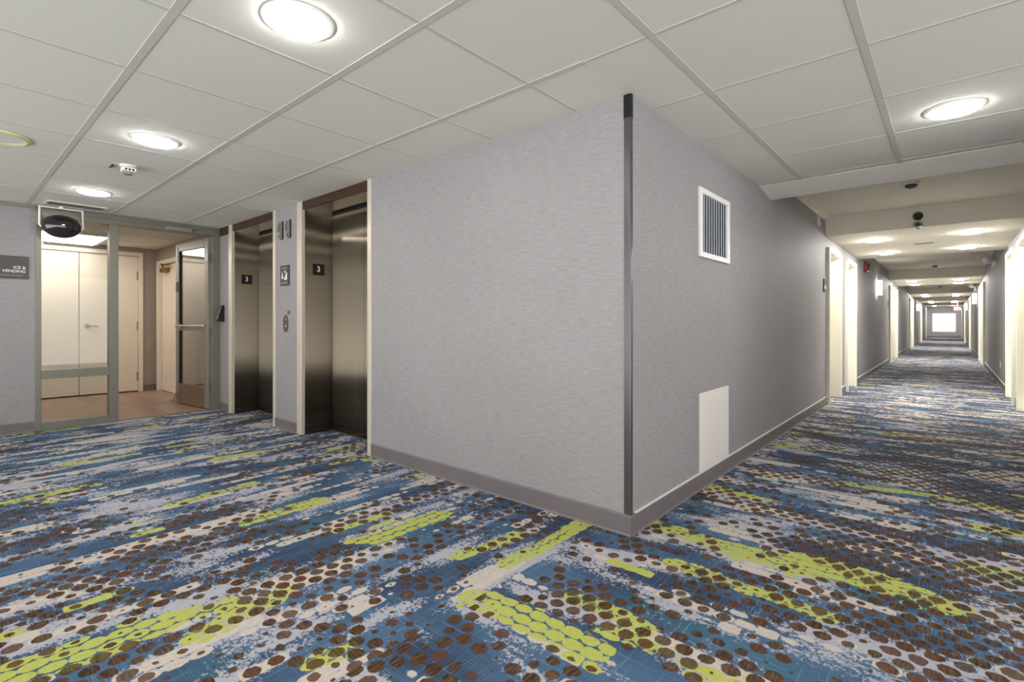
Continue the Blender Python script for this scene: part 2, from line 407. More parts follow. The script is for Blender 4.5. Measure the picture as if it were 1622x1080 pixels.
# elevator wall with its two openings
E1, E2 = (-5.20, -3.828), (-7.118 + 0.03, -5.724)
mb = MB(); mb.box(E1[1], L - T, N, N + T, 0, 2.74); mb.box(E2[1], E1[0], N, N + T, 0, 2.74); mb.box(W - 0.02, E2[0], N, N + T, 0, 2.74)
for e in (E1, E2): mb.box(e[0], e[1], N + 0.001, N + T, H + 0.001, 2.74)
struct('wall_back', mb, 'wall')
struct('wall_west', MB().box(W - T, W, YS, 0.703, 0, 2.6), 'wall')
# vending room
mb = MB(); DW = (-10.26, -9.26)
mb.box(XB, DW[0], N, N + T, 0, 2.6); mb.box(DW[1], W - 0.02, N, N + T, 0, 2.6); mb.box(DW[0], DW[1], N, N + T, 2.16, 2.6)
struct('wall_room_north', mb, 'room_wall')
CY = (0.72, 2.265)
for a_ in ((YV, CY[0], 0), (CY[1], N + T, 0), (CY[0], CY[1], 2.30)): struct('wall_room_back', MB().box(XB - T, XB, a_[0], a_[1], a_[2], 2.6), 'room_wall')
struct('wall_room_south', MB().box(XB - T, W - T, YV - T, YV, 0, 2.6), 'room_wall')
struct('wall_closet', MB().box(XB - 0.75, XB - 0.70, YV, N + T, 0, 2.6).box(XB - 0.70, XB - T, YV, CY[0] - 0.1, 0, 2.6).box(XB - 0.70, XB - T, CY[1] + 0.1, N + T, 0, 2.6).box(XB - 0.70, XB - T, CY[0] - 0.1, CY[1] + 0.1, 2.4, 2.6).box(XB - 0.75, XB - 0.1, YV, N, -0.05, 0), 'room_wall')
struct('wall_room_niche', MB().box(DW[0] - 0.1, DW[1] + 0.1, N + T, N + T + 0.05, 0, 2.6), 'room_wall')
# corridor end wall with window
WX = (-0.99, 0.37); WZ = (0.45, 1.86)
mb = MB(); mb.box(L - T, WX[0], YE, YE + T, 0, 2.74).box(WX[1], R + T, YE, YE + T, 0, 2.74).box(WX[0], WX[1], YE, YE + T, 0, WZ[0]).box(WX[0], WX[1], YE, YE + T, WZ[1], 2.74)
struct('wall_end', mb, 'wall')
wn = thing('window_1', 'bright daylit window in the end wall of the long corridor', 'window', ((WX[0] + WX[1]) / 2, YE, WZ[0]), kind='structure')
hw = (WX[1] - WX[0]) / 2; hh = WZ[1] - WZ[0]
MB().box(-hw, -hw + 0.05, 0.02, 0.10, 0, hh).box(hw - 0.05, hw, 0.02, 0.10, 0, hh).box(-hw, hw, 0.02, 0.10, 0, 0.05).box(-hw, hw, 0.02, 0.10, hh - 0.05, hh).make('window_frame', 'white', wn)
MB().box(-hw + 0.05, hw - 0.05, 0.055, 0.061, 0.05, hh - 0.05).make('pane', 'glass', wn)

# ------------------------------------------------------------------ ceilings
YB = 5.02
struct('ceiling', MB().box(XB - 0.1, R + 0.02, YO, YB + 0.01, H, H + 0.05).box(R + 0.02, XE + 0.05, YO, YR + T, H, H + 0.05), 'tile')
mb = MB()
TX, TY, X0, Y0 = 0.6948, 0.7164, -0.9877, 1.3507
zt = H - 0.003
for j in range(-7, 6):
    y = Y0 + j * TY
    if y > YB: continue
    if y < N + 0.1 and y > YS: mb.box(W, -1.33, y - 0.017, y + 0.017, zt, H + 0.002)
    mb.box(-1.33 if y < N else L, R, y - 0.009, y + 0.009, zt + 0.001, H + 0.002)
for i in range(-10, 3):
    x = X0 + i * TX
    if x < -1.4: mb.box(x - 0.010, x + 0.010, YS, N, zt + 0.001, H + 0.002)
    else: mb.box(x - 0.017, x + 0.017, YO, YB, zt, H + 0.002)
for k in range(4): mb.box(XB, W, 0.0 + k * 0.72 - 0.01, 0.0 + k * 0.72 + 0.01, zt, H + 0.002)
for k in range(1, 4): mb.box(XB + k * 0.72 - 0.01, XB + k * 0.72 + 0.01, YV, N, zt + 0.001, H + 0.002)
struct('ceiling_grid', mb, 'tbar')
struct('beam', MB().prism([(YB, H - 0.002), (5.39, 2.383), (5.42, 2.383), (5.42, 2.74), (YB, 2.74)], 'x', L, R), 'beam')
prev = 5.42
for k, m in enumerate(MOD + [YE + 5]):
    e = min(m, YE)
    if e > prev: struct('ceiling_raised', MB().box(L, R, prev, e, HR, HR + 0.06), 'drywall')
    if m < YE:
        struct('soffit', MB().box(L, R, m, min(m + 3.5, YE), HS, HR + 0.07), 'soffit')
        prev = m + 3.5
struct('trim_2', MB().prism([(L, HR), (L + 0.05, HR), (L + 0.045, HR - 0.012), (L + 0.02, HR - 0.02), (L + 0.014, HR - 0.05), (L, HR - 0.055)], 'y', 5.42, 8.3), 'drywall')

# ------------------------------------------------------------------ baseboards, guards, trims
bh, bt = 0.112, 0.012
BP = [(0, 0), (bt + 0.006, 0), (bt, 0.012), (bt, bh - 0.006), (bt - 0.005, bh), (0, bh)]
def base_y(mb, face, sgn, a, b): mb.prism([(face + sgn * p, q) for p, q in BP], 'y', a, b)
def base_x(mb, face, sgn, a, b): mb.prism([(face + sgn * p, q) for p, q in BP], 'x', a, b)
def gaps(doors, y0, y1, m=0.062):
    cur = y0; out = []
    for a, b in doors:
        out.append((cur, a - m)); cur = b + m
    out.append((cur, y1)); return [g for g in out if g[1] - g[0] > 0.02]
mb = MB(); cb = MB()
for a, b in gaps(DOORS, N, YE): base_y(mb, L, 1, a, b); cb.box(L, L + 0.011, max(a, N + 0.05), b, bh, bh + 0.007)
struct('baseboard_left', mb, 'base'); struct('trim_3', cb, 'caulk')
mb = MB(); cb = MB()
for a, b in gaps(DOORS, YR, YE): base_y(mb, R, -1, a, b); cb.box(R - 0.011, R, a, b, bh, bh + 0.007)
struct('baseboard_right', mb, 'base'); struct('trim_4', cb, 'caulk')
mb = MB(); base_x(mb, N, -1, E1[1] + 0.002, L + bt); base_x(mb, N, -1, E2[1] + 0.002, E1[0] - 0.002); base_x(mb, N, -1, W + 0.03, E2[0] - 0.002)
struct('baseboard_back', mb, 'base')
mb = MB(); base_y(mb, W, 1, YS, 0.69); struct('baseboard_west', mb, 'base')
mb = MB(); base_y(mb, XB, 1, CY[1] + 0.065, N); base_x(mb, N, -1, XB, DW[0] - 0.065); base_x(mb, N, -1, DW[1] + 0.065, W - 0.1); struct('baseboard_room', mb, 'base')
mb = MB(); base_x(mb, YE, -1, L, R); struct('baseboard_end', mb, 'base')
# dark reddish band over the pier beside the partition, dark header strip on the west wall
struct('trim_5', MB().box(W, E2[0], N - 0.006, N, 2.33, H), 'bronze')
struct('trim_6', MB().box(W, W + 0.016, YS, 0.70, H - 0.04, H), 'alu')
# corner guard
cg = MB().prism([(L - 0.034, N + 0.0), (L - 0.034, N - 0.005), (L - 0.004, N - 0.007), (L + 0.004, N - 0.006), (L + 0.007, N + 0.0), (L + 0.005, N + 0.022), (L, N + 0.022), (L, N)], 'z', bh + 0.004, H - 0.002)
tag(cg.make('corner_guard', 'guard', None, False, (L, N, bh)), 'tall dark metal corner guard on the outer corner of the grey block', 'corner guard')
MB().prism([(L - 0.036, N), (L - 0.036, N - 0.007), (L - 0.004, N - 0.009), (L + 0.006, N - 0.008), (L + 0.009, N), (L + 0.007, N + 0.022), (L, N + 0.022), (L, N)], 'z', 2.31, H - 0.002).make('dark_reflection', 'black', bpy.data.objects['corner_guard'], False, (L, N, bh))  # black piece stands in for the dark reflection at the guard's top

# ------------------------------------------------------------------ elevators
def elevator(xl, xr, label):
    """opening between xl and xr in the elevator wall, deep steel-lined recess"""
    w = xr - xl; D = 0.32; zt = 2.357
    e = thing('elevator', label, 'elevator', (xl, N, 0))
    MB().box(0, 0.10, -0.012, 0.03, 0, H - 0.001, 0.003).make('frame_strip', 'strip', e)
    MB().box(w - 0.055, w, -0.012, 0.03, 0, H - 0.001, 0.003).make('frame_strip', 'strip', e)
    MB().box(0.095, 0.112, 0.025, D + 0.06, 0.0, zt).make('jamb_panel', 'steel', e)
    MB().box(w - 0.066, w - 0.05, 0.025, D + 0.04, 0.0, zt).make('jamb_panel', 'steel', e)
    MB().box(0.095, w - 0.05, 0.0, 0.03, zt, H - 0.001).make('header_panel', 'bronze', e)
    MB().box(0.095, w - 0.05, 0.03, D + 0.12, zt, zt + 0.03).make('recess_soffit', 'mirror', e)
    MB().box(0.02, w, D + 0.05, D + 0.12, -0.01, zt + 0.05).make('shaft_back', 'dark', e)
    x0, x1 = 0.112, w - 0.066; mid = (x0 + x1) / 2 + 0.05
    a = MB().box(x0 + 0.035, mid - 0.003, D - 0.006, D + 0.03, 0.012, zt - 0.028).make('door_panel', 'steel', e)
    MB().box(mid + 0.003, x1 + 0.02, D - 0.006, D + 0.03, 0.012, zt - 0.028).make('door_panel', 'steel', e)
    MB().box(x0 + 0.01, x1, D + 0.005, D + 0.03, zt - 0.026, zt - 0.001).make('head_shadow_track', 'dark', e)
    MB().box(x0, x1, D - 0.02, D + 0.08, 0.0, 0.009).make('sill', 'nickel', e)
    p = MB().box(0.112, 0.116, 0.105, 0.235, 1.68, 1.80, 0.001).make('floor_number_plate', 'black', e)
    text('digit', '3', 0.085, (0.1165, 0.17, 1.742), FACE_X, 'ink', p)
    return e
elevator(E1[0], E1[1], 'brushed steel elevator next to the big blank grey wall')
elevator(E2[0], E2[1], 'brushed steel elevator next to the glass partition of the vending room')

# hall lanterns, plaque, call buttons, far-pier handset holder
def lantern(cx, label):
    t = thing('hall_lantern', label, 'elevator lantern', (cx, N, 2.19), group='chrome lanterns above the call buttons')
    MB().box(-0.030, 0.030, -0.012, 0, -0.10, 0.10, 0.004).make('back_plate', 'black', t)
    prof = [(0.012 + 0.030 * math.cos(a), 0.095 * math.sin(a)) for a in [(-80 + 10 * k) * PI / 180 for k in range(17)]]
    poly = [(-0.012 - 0.033 * math.cos(a), 0.095 * math.sin(a)) for a in [(-90 + 12 * k) * PI / 180 for k in range(16)]]
    MB().prism(poly, 'x', -0.020, 0.020).make('curved_lens', 'chrome', t)
lantern(-5.565, 'curved chrome elevator lantern, the one nearer the glass partition of the pair')
lantern(-5.380, 'curved chrome elevator lantern, the one nearer the blank grey block of the pair')
t = thing('fire_stairs_plaque', 'square grey pictogram plaque between the elevators above the call buttons', 'sign', (-5.485, N, 1.69))
MB().box(-0.10, 0.10, -0.016, 0, -0.11, 0.11, 0.004).make('plate', 'sign', t)
ic = MB()
ic.prism([(-0.06, -0.035), (-0.02, -0.035), (-0.04, 0.045)], 'y', -0.0185, -0.016)         # flame
ic.prism([(0.0, -0.05), (0.07, -0.05), (0.07, 0.03), (0.05, 0.03), (0.05, 0.01), (0.035, 0.01), (0.035, -0.01), (0.02, -0.01), (0.02, -0.03), (0.0, -0.03)], 'y', -0.0185, -0.016)
ic.lathe([(0.0001, -0.0185), (0.014, -0.0185), (0.014, -0.016)], (0.02, 0, 0.04), 'y', 16)
ic.make('pictogram', 'ink', t)
MB().box(-0.075, 0.075, -0.0185, -0.016, -0.088, -0.076).make('printed_line', 'aluc', t)
MB().box(-0.06, 0.06, -0.0185, -0.016, 0.075, 0.083).make('printed_line', 'aluc', t)
t = thing('call_button_panel', 'oval steel call button station between the two elevators', 'button panel', (-5.47, N, 1.165))
poly = [(0.052 * math.cos(a), (0.06 if math.sin(a) > 0 else -0.06) * 0 + 0.095 * math.sin(a)) for a in [2 * PI * k / 28 for k in range(28)]]
MB().prism(poly, 'y', -0.012, 0).make('face_plate', 'nickel', t)
for zz in (0.035, -0.035):
    MB().lathe([(0.0001, -0.02), (0.016, -0.02), (0.020, -0.012)], (0, 0, zz), 'y', 20).make('button', 'chrome', t)
t = MB().lathe([(0.0001, -0.014), (0.020, -0.013), (0.024, -0.004), (0.024, 0)], (0, 0, 0), 'y', 20).make('key_switch', 'nickel'); t.location = (-5.40, N, 1.285)
tag(t, 'small round key switch just above the elevator call button station', 'switch')
t = thing('wall_handset', 'black wedge shaped handset on the narrow pier beside the glass partition', 'handset', (-7.30, N, 1.285))
MB().prism([(0.0, -0.10), (-0.055, -0.10), (-0.085, -0.07), (-0.03, 0.12), (0.0, 0.12)], 'x', -0.03, 0.045).make('cradle', 'black', t)
MB().box(-0.055, -0.03, -0.045, 0, -0.085, -0.045, 0.004).make('bracket', 'aluc', t)

# ------------------------------------------------------------------ sign on west wall
t = thing('room_sign', 'dark charcoal wall sign reading ICE & VENDING beside the glass partition', 'sign', (W, 0.43, 1.757))
MB().box(0, 0.016, -0.22, 0.22, -0.118, 0.118, 0.002).make('plate', 'sign', t)
text('lettering', 'ICE &\nVENDING', 0.040, (0.0172, 0.197, -0.022), FACE_X, 'ink', t, 'RIGHT')
MB().box(0.016, 0.0172, -0.18, 0.18, -0.088, -0.083).make('rule_line', 'aluc', t)

# ------------------------------------------------------------------ glazed partition
g = thing('glass_partition', 'olive grey aluminium framed glass partition of the vending room', 'partition', (W, 0.70, 0))
d0, d1 = -0.11, 0.015
def fr(name, y0, y1, z0, z1, mat='alu'): return MB().box(d0, d1, y0 - 0.70, y1 - 0.70, z0, z1, 0.003).make(name, mat, g)
fr('side_post', 0.703, 0.750, 0, H - 0.001); fr('mullion', 1.335, 1.420, 0, 2.33); fr('door_post', 2.425, N - 0.002, 0, 2.33)
fr('header', 0.750, N - 0.002, 2.33, H - 0.001); fr('mid_rail', 0.750, 1.335, 0.561, 0.655); fr('sill_rail', 0.750, 1.335, 0.0, 0.09)
MB().box(d1, d1 + 0.02, 0.0, 1.80, 2.385, 2.40).make('header_cap', 'alu', g)
MB().box(-0.055, -0.049, 0.05, 0.635, 0.655, 2.33).make('upper_pane', 'glass', g)
MB().box(-0.055, -0.049, 0.05, 0.635, 0.09, 0.561).make('lower_pane', 'glass', g)
MB().box(d1, d1 + 0.05, 1.19, 1.47, 2.335, 2.385, 0.006).make('door_closer', 'aluc', g)
# swinging leaf
t = thing('glass_door', 'open aluminium framed glass door swung into the vending room', 'door', (W - 0.07, 2.415, 0.0), rotz=PI + math.radians(5.5))
# local +x runs from the hinge to the free edge, +y faces the north wall
LW, LH = 1.01, 2.31
MB().box(0, 0.10, -0.022, 0.022, 0.012, LH, 0.003).make('hinge_stile', 'aluc', t)
MB().box(LW - 0.10, LW, -0.022, 0.022, 0.012, LH, 0.003).make('lock_stile', 'aluc', t)
MB().box(0.10, LW - 0.10, -0.022, 0.022, LH - 0.11, LH, 0.003).make('top_rail', 'aluc', t)
kp = MB().box(0.10, LW - 0.10, -0.022, 0.022, 0.012, 0.30, 0.003).make('bottom_rail', 'nickel', t)
MB().box(0.10, LW - 0.10, -0.022, 0.022, 1.06, 1.13, 0.003).make('lock_rail', 'aluc', t)
MB().box(0.10, LW - 0.10, -0.004, 0.004, 1.13, LH - 0.11).make('upper_pane', 'glassd', t)
MB().box(0.10, LW - 0.10, -0.004, 0.004, 0.30, 1.06).make('lower_pane', 'glassd', t)
MB().box(LW - 0.13, LW - 0.10, -0.020, 0.020, 0.30, LH - 0.11).make('gasket', 'dark', t)
pb = MB().tube([(0.06, 0.055, 1.13), (LW - 0.08, 0.055, 1.13)], 0.012).tube([(0.06, 0.02, 1.13), (0.06, 0.055, 1.13)], 0.012).tube([(LW - 0.12, 0.02, 1.13), (LW - 0.12, 0.055, 1.13)], 0.012).make('push_bar', 'chrome', t, True)
MB().box(LW - 0.24, LW - 0.10, 0.03, 0.065, 1.09, 1.15, 0.005).make('latch_case', 'nickel', t)
MB().box(LW - 0.09, LW - 0.015, 0.022, 0.030, 1.62, 1.76, 0.003).make('plaque', 'sign', t)
MB().box(LW - 0.075, LW - 0.03, 0.022, 0.030, 2.05, 2.26, 0.004).make('strike_plate', 'white', t)
for zz, hz in ((2.05, 0.13), (1.05, 0.10), (0.32, 0.13)):
    MB().box(-0.03, 0.05, 0.022, 0.034, zz - hz / 2, zz + hz / 2, 0.004).make('hinge', 'aluc', t)
ds = MB().tube([(LW - 0.03, 0.03, 0.16), (LW - 0.10, 0.09, 0.02)], 0.008).tube([(LW - 0.11, 0.03, 0.15), (LW - 0.01, 0.085, 0.03)], 0.008).make('door_stop', 'chrome', t, True)

# convex mirror in the corner of the glazing
t = thing('dome_mirror', 'glossy black dome mirror hanging before the top corner of the glass partition', 'mirror', (W + 0.17, 0.895, 2.215))
prof = [(0.165 * math.cos(a), 0.125 * math.sin(a)) for a in [(-90 + 9 * k) * PI / 180 for k in range(21)]]
MB().lathe([(max(0, r), z) for r, z in prof], (0, 0, 0), 'z', 40, 0.75, 1.0).make('dome', plain('black_mirror', (34, 28, 31), 0.05, 0.0, spec=0.9), t, True)
MB().tube([(0, -0.175, 0.20), (0, -0.178, 0.0), (0, -0.16, -0.02)], 0.009).tube([(0, 0.175, 0.20), (0, 0.178, 0.0), (0, 0.16, -0.02)], 0.009).tube([(0, -0.175, 0.195), (0, 0.175, 0.195)], 0.008).tube([(0, 0, 0.195), (0, 0, 0.222)], 0.02).make('bracket', 'white', t, True)

# ------------------------------------------------------------------ vending room doors
t = thing('closet_doors', 'wide cream double closet doors at the back of the vending room', 'door', (XB, 1.49, 0))
MB().box(0.0005, 0.02, CY[0] - 1.49 - 0.06, CY[0] - 1.49 + 0.005, 0, 2.36, 0.004).box(0.0005, 0.02, CY[1] - 1.49 - 0.005, CY[1] - 1.49 + 0.06, 0, 2.36, 0.004).box(0.0005, 0.02, CY[0] - 1.49, CY[1] - 1.49, 2.295, 2.36, 0.004).make('casing', 'cream', t)
for a, b in ((CY[0] - 1.49 + 0.005, -0.004), (0.004, CY[1] - 1.49 - 0.005)):
    q = MB().box(-0.055, -0.008, a, b, 0.02, 2.29, 0.003).make('door_leaf', 'cream', t)
    if a > 0:
        MB().lathe([(0.0001, 0.012), (0.034, 0.010), (0.036, 0)], (-0.008, 0.10, 1.12), 'x', 24).make('rose', 'nickel', q)
        MB().tube([(-0.008, 0.10, 1.12), (0.05, 0.10, 1.12), (0.055, 0.13, 1.12), (0.052, 0.23, 1.112)], 0.012).make('lever', 'nickel', q, True)
        for zz in (1.965, 1.117, 0.26): MB().box(-0.008, 0.004, b - 0.02, b + 0.005, zz - 0.075, zz + 0.075).make('hinge', 'nickel', q)
    else: MB().box(-0.008, 0.0, b - 0.02, b - 0.004, 0.02, 2.29).make('astragal', 'cream', q)
t = thing('door_2', 'cream door with brass closer in the side wall of the vending room', 'door', (DW[0], N, 0), kind='structure')
dw = DW[1] - DW[0]
MB().box(-0.06, 0.005, -0.02, 0.05, 0, 2.22, 0.004).box(dw - 0.005, dw + 0.06, -0.02, 0.05, 0, 2.22, 0.004).box(0, dw, -0.02, 0.05, 2.155, 2.22, 0.004).make('casing', 'cream', t)
MB().box(0.006, dw - 0.006, 0.05, 0.095, 0.01, 2.15, 0.002).make('door_leaf', 'cream', t)
c = MB().box(0.16, 0.44, -0.03, 0.05, 2.02, 2.09, 0.008).make('door_closer', 'brass', t)
MB().tube([(0.32, -0.01, 2.09), (0.60, -0.10, 2.12), (0.22, -0.02, 2.165)], 0.012).make('closer_arm', 'brass', c)

# vending room troffer
t = thing('fluorescent_troffer', 'bright rectangular fluorescent troffer in the vending room ceiling', 'ceiling light', (-9.75, 1.0, H))
MB().box(-0.60, 0.60, -0.70, -0.64, -0.035, 0).box(-0.60, 0.60, 0.64, 0.70, -0.035, 0).box(-0.60, -0.54, -0.64, 0.64, -0.035, 0).box(0.54, 0.60, -0.64, 0.64, -0.035, 0).make('frame', 'white', t)
MB().box(-0.54, 0.54, -0.64, 0.64, -0.045, -0.012, 0.008).make('lens', 'tube', t)

# ------------------------------------------------------------------ corridor doors
def guest_door(label, loc, rot, mirror=False):
    t = thing('door_3', label, 'door', loc, rot, kind='structure')
    w = 0.96; P = 0.045
    f = MB()
    f.box(-0.17, P, -0.055, 0.004, 0, 2.25, 0.004).box(-0.17, P, w - 0.004, w + 0.055, 0, 2.25, 0.004).box(-0.17, P, 0, w, 2.185, 2.25, 0.004)
    f.make('casing', 'doorw', t)
    lf = MB().box(-0.15, -0.105, 0.004, w - 0.004, 0.001, 2.185, 0.002).make('door_leaf', 'doorw', t)
    yh = w - 0.10 if mirror else 0.09
    MB().box(-0.105, -0.085, yh - 0.035, yh + 0.035, 1.13, 1.27, 0.004).make('card_lock', 'black', lf)
    s = -1 if mirror else 1
    MB().tube([(-0.105, yh, 1.06), (-0.05, yh, 1.06), (-0.045, yh + s * 0.03, 1.06), (-0.05, yh + s * 0.13, 1.055)], 0.011).make('lever', 'nickel', lf, True)
    MB().box(-0.105, -0.07, w / 2 - 0.12, w / 2 + 0.12, 2.05, 2.11, 0.006).make('door_closer', 'aluc', lf)
    return t
ORD = ['first', 'second', 'third', 'fourth', 'fifth', 'sixth', 'seventh', 'eighth', 'ninth', 'tenth']
d_l = guest_door('white guest room door, first along the corridor wall with the vent', (L, DOORS[0][0], 0), 0)
d_r = guest_door('white guest room door, first along the wall opposite the vent', (R, DOORS[0][1], 0), PI, True)
for k, (a, b) in enumerate(DOORS):
    if k == 0: continue
    dup(d_l, (L, a, 0), 0, 'white guest room door, %s along the corridor wall with the vent' % ORD[k])
    dup(d_r, (R, b, 0), PI, 'white guest room door, %s along the wall opposite the vent' % ORD[k])

# room number plates
def plate(label, loc, rot):
    t = thing('room_number_plate', label, 'sign', loc, rot, group='room number plates along the corridor')
    MB().box(0, 0.016, -0.07, 0.07, -0.085, 0.085, 0.002).make('plate', 'sign', t)
    MB().box(0.016, 0.0172, -0.045, 0.045, -0.055, -0.005).make('pale_insert', 'white', t)
    return t
p0 = plate('small dark room number plate before the first guest door by the vent wall', (L, 8.20, 1.70), 0)
dup(p0, (L, 11.42, 1.70), 0, 'small dark room number plate just past the second guest door on the vent wall')
dup(p0, (L, MOD[1] - 0.15, 1.70), 0, 'small dark room number plate before the third guest door on the vent wall')
dup(p0, (R, 11.50, 1.70), PI, 'small dark room number plate past the second guest door opposite the vent wall')

# ------------------------------------------------------------------ vent, access panel, small wall fittings
t = thing('wall_vent', 'white framed wall vent with grey upright louvres high on the corridor wall', 'vent', (L, 3.825, 1.885))
a, b = 0.315, 0.245
MB().box(0, 0.018, -a, -a + 0.05, -b, b, 0.003).box(0, 0.018, a - 0.05, a, -b, b, 0.003).box(0, 0.018, -a + 0.05, a - 0.05, b - 0.038, b, 0.003).box(0, 0.018, -a + 0.05, a - 0.05, -b, -b + 0.038, 0.003).make('frame', 'white', t)
lv = MB(); n = 10
for k in range(n):
    y = -a + 0.06 + (2 * a - 0.12) * (k + 0.5) / n
    lv.prism([(0.001, y + 0.016), (0.015, y - 0.014), (0.017, y - 0.012), (0.003, y + 0.018)], 'z', -b + 0.04, b - 0.04)
lv.make('louvres', 'vane', t)
MB().box(0, 0.0012, -a + 0.05, a - 0.05, -b + 0.038, b - 0.038).make('duct_opening', 'duct', t)
t = thing('access_panel', 'flat white access panel low on the corridor wall above the baseboard', 'panel', (L, 3.825, bh))
MB().box(0, 0.012, -0.30, 0.30, 0.008, 0.565, 0.003).make('frame', 'panel', t)
MB().box(0.012, 0.016, -0.265, 0.265, 0.045, 0.53, 0.002).make('door', 'panel', t)
t = MB().prism([(0, -0.07), (0.02, -0.07), (0.035, -0.05), (0.02, 0.07), (0, 0.07)], 'y', -0.03, 0.03).make('motion_sensor', 'caulk'); t.location = (L, 7.75, 2.53)
tag(t, 'small pale sensor high on the vent wall just before the first soffit', 'sensor')
t = thing('fire_alarm', 'red fire alarm strobe high on the wall past the second guest door', 'alarm', (L, 12.74, 2.33))
MB().box(0, 0.05, -0.14, 0.14, -0.10, 0.10, 0.008).make('housing', 'red', t)
MB().box(0.05, 0.08, 0.03, 0.10, -0.07, 0.07, 0.006).make('strobe_lens', 'black', t)
def emergency(label, loc):
    t = thing('emergency_light', label, 'emergency light', loc, 0, 'twin head emergency lights along the corridor')
    MB().box(-0.05, 0, -0.16, 0.16, -0.06, 0.06, 0.008).make('battery_box', 'white', t)
    for yy in (-0.13, 0.13):
        hd = MB().lathe([(0.0001, -0.04), (0.03, -0.035), (0.075, 0.03), (0.08, 0.06), (0.0001, 0.06)], (-0.11, yy, 0.10), 'y', 20).make('lamp_head', 'white', t, True)
emergency('white twin head emergency light past the second door opposite the vent wall', (R, 14.3, 2.37))
emergency('white twin head emergency light past the fourth door opposite the vent wall', (R, 24.2, 2.37))
emergency('white twin head emergency light past the sixth door opposite the vent wall', (R, 33.9, 2.37))
t = MB().box(-0.008, 0, -0.04, 0.04, -0.06, 0.06, 0.002).make('wall_outlet', 'white'); t.location = (R, 12.9, 0.40)
tag(t, 'small white power outlet low on the wall opposite the vent', 'outlet')

def sconce(label, loc, rot):
    t = thing('wall_sconce', label, 'wall light', loc, rot, 'lit wall sconces along the corridor')
    MB().box(0, 0.02, -0.07, 0.07, -0.13, 0.13, 0.003).make('back_plate', 'nickel', t)
    MB().prism([(0.02, -0.13), (0.02, 0.13)] + [(0.02 + 0.09 * math.sin(a), 0.13 * math.cos(a)) for a in [PI * k / 12 for k in range(1, 12)]], 'z', -0.17, 0.17).make('glass_shade', 'shade', t)
    return t
s0 = sconce('glowing white sconce on the vent wall between second and third guest doors', (L, 15.0, 2.01), 0)
dup(s0, (L, 34.7, 1.98), 0, 'glowing white sconce far down the vent wall beyond the sixth guest door')
dup(s0, (R, 23.7, 2.0), PI, 'glowing white sconce opposite the vent wall past the fourth guest door')
dup(s0, (R, 35.5, 2.0), PI, 'glowing white sconce opposite the vent wall past the sixth guest door')

# ------------------------------------------------------------------ ceiling fittings
def downlight(label, loc, mat, group, r=0.125):
    t = thing('downlight', label, 'ceiling light', loc, 0, group)
    MB().lathe([(r, 0.0), (r + 0.018, 0.0), (r + 0.016, -0.006), (r, -0.012), (r - 0.004, -0.004)], (0, 0, 0), 'z', 48, closed=True).make('trim_ring', 'white', t, True)
    MB().lathe([(r - 0.002, -0.002), (r - 0.003, -0.013), (r * 0.92, -0.020), (r * 0.75, -0.025), (r * 0.4, -0.028), (0.0001, -0.029)], (0, 0, 0), 'z', 48).make('lens', mat, t, True)
    return t
G1 = 'round downlights over the elevator hall'
d0 = downlight('large round downlight in the elevator hall nearest the grey block', (-2.06, 1.0, H), 'lamp', G1)
dup(d0, (-4.15, 1.0, H), None, 'round downlight in the middle of the elevator hall ceiling')
dup(d0, (-6.23, 1.0, H), None, 'round downlight nearest the glass partition in the elevator hall ceiling')
dup(d0, (0.02, 3.95, H), None, 'round downlight in the tile ceiling at the corridor mouth', 'round downlights in the tile ceiling by the corridor')
# extra downlight added out of view to light the lobby
dup(d0, (-0.3, 0.6, H), None, 'round downlight where the elevator hall meets the corridor, overhead, added out of view', 'round downlights in the tile ceiling by the corridor')
G2 = 'round downlights under the corridor soffits'
c0 = None
for k, m in enumerate(MOD):
    for j, dy in enumerate((0.88, 2.68)):
        for x, side in ((-0.83, 'on the vent wall side'), (0.215, 'on the side opposite the vent wall')):
            lb = 'round downlight under the %s corridor soffit, %s pair, %s' % (ORD[k], ('near', 'far')[j], side)
            if m + dy > YE - 0.5: continue
            if c0 is None: c0 = downlight(lb, (x, m + dy, HS), 'lampc', G2, 0.115)
            else: dup(c0, (x, m + dy, HS), None, lb)
t = thing('hanging_sign', 'small pinkish red sign hung near the bright window at the corridor end', 'sign', (0.37, 40.5, HS))
MB().box(-0.17, 0.17, -0.03, 0.03, -0.52, -0.30, 0.006).make('sign_face', 'exit', t)
MB().tube([(0, 0, -0.30), (0, 0, 0)], 0.012).make('stem', 'white', t)
# smoke detectors
def detector(label, loc):
    t = thing('smoke_detector', label, 'smoke detector', loc, 0, 'smoke detectors along the corridor')
    MB().lathe([(0.0001, 0), (0.075, 0), (0.075, -0.015), (0.055, -0.02)], loc and (0, 0, 0), 'z', 28).make('base', 'white', t)
    MB().lathe([(0.055, -0.018), (0.05, -0.045), (0.03, -0.055), (0.0001, -0.057)], (0, 0, 0), 'z', 28).make('sensing_head', 'sign', t, True)
    return t
s1 = detector('small smoke detector on the raised ceiling before the first soffit', (-0.31, 6.87, HR))
dup(s1, (-0.28, 17.2, HR), None, 'small smoke detector on the raised ceiling between first and second soffits')
dup(s1, (-0.28, 27.0, HR), None, 'small smoke detector on the raised ceiling between second and third soffits')
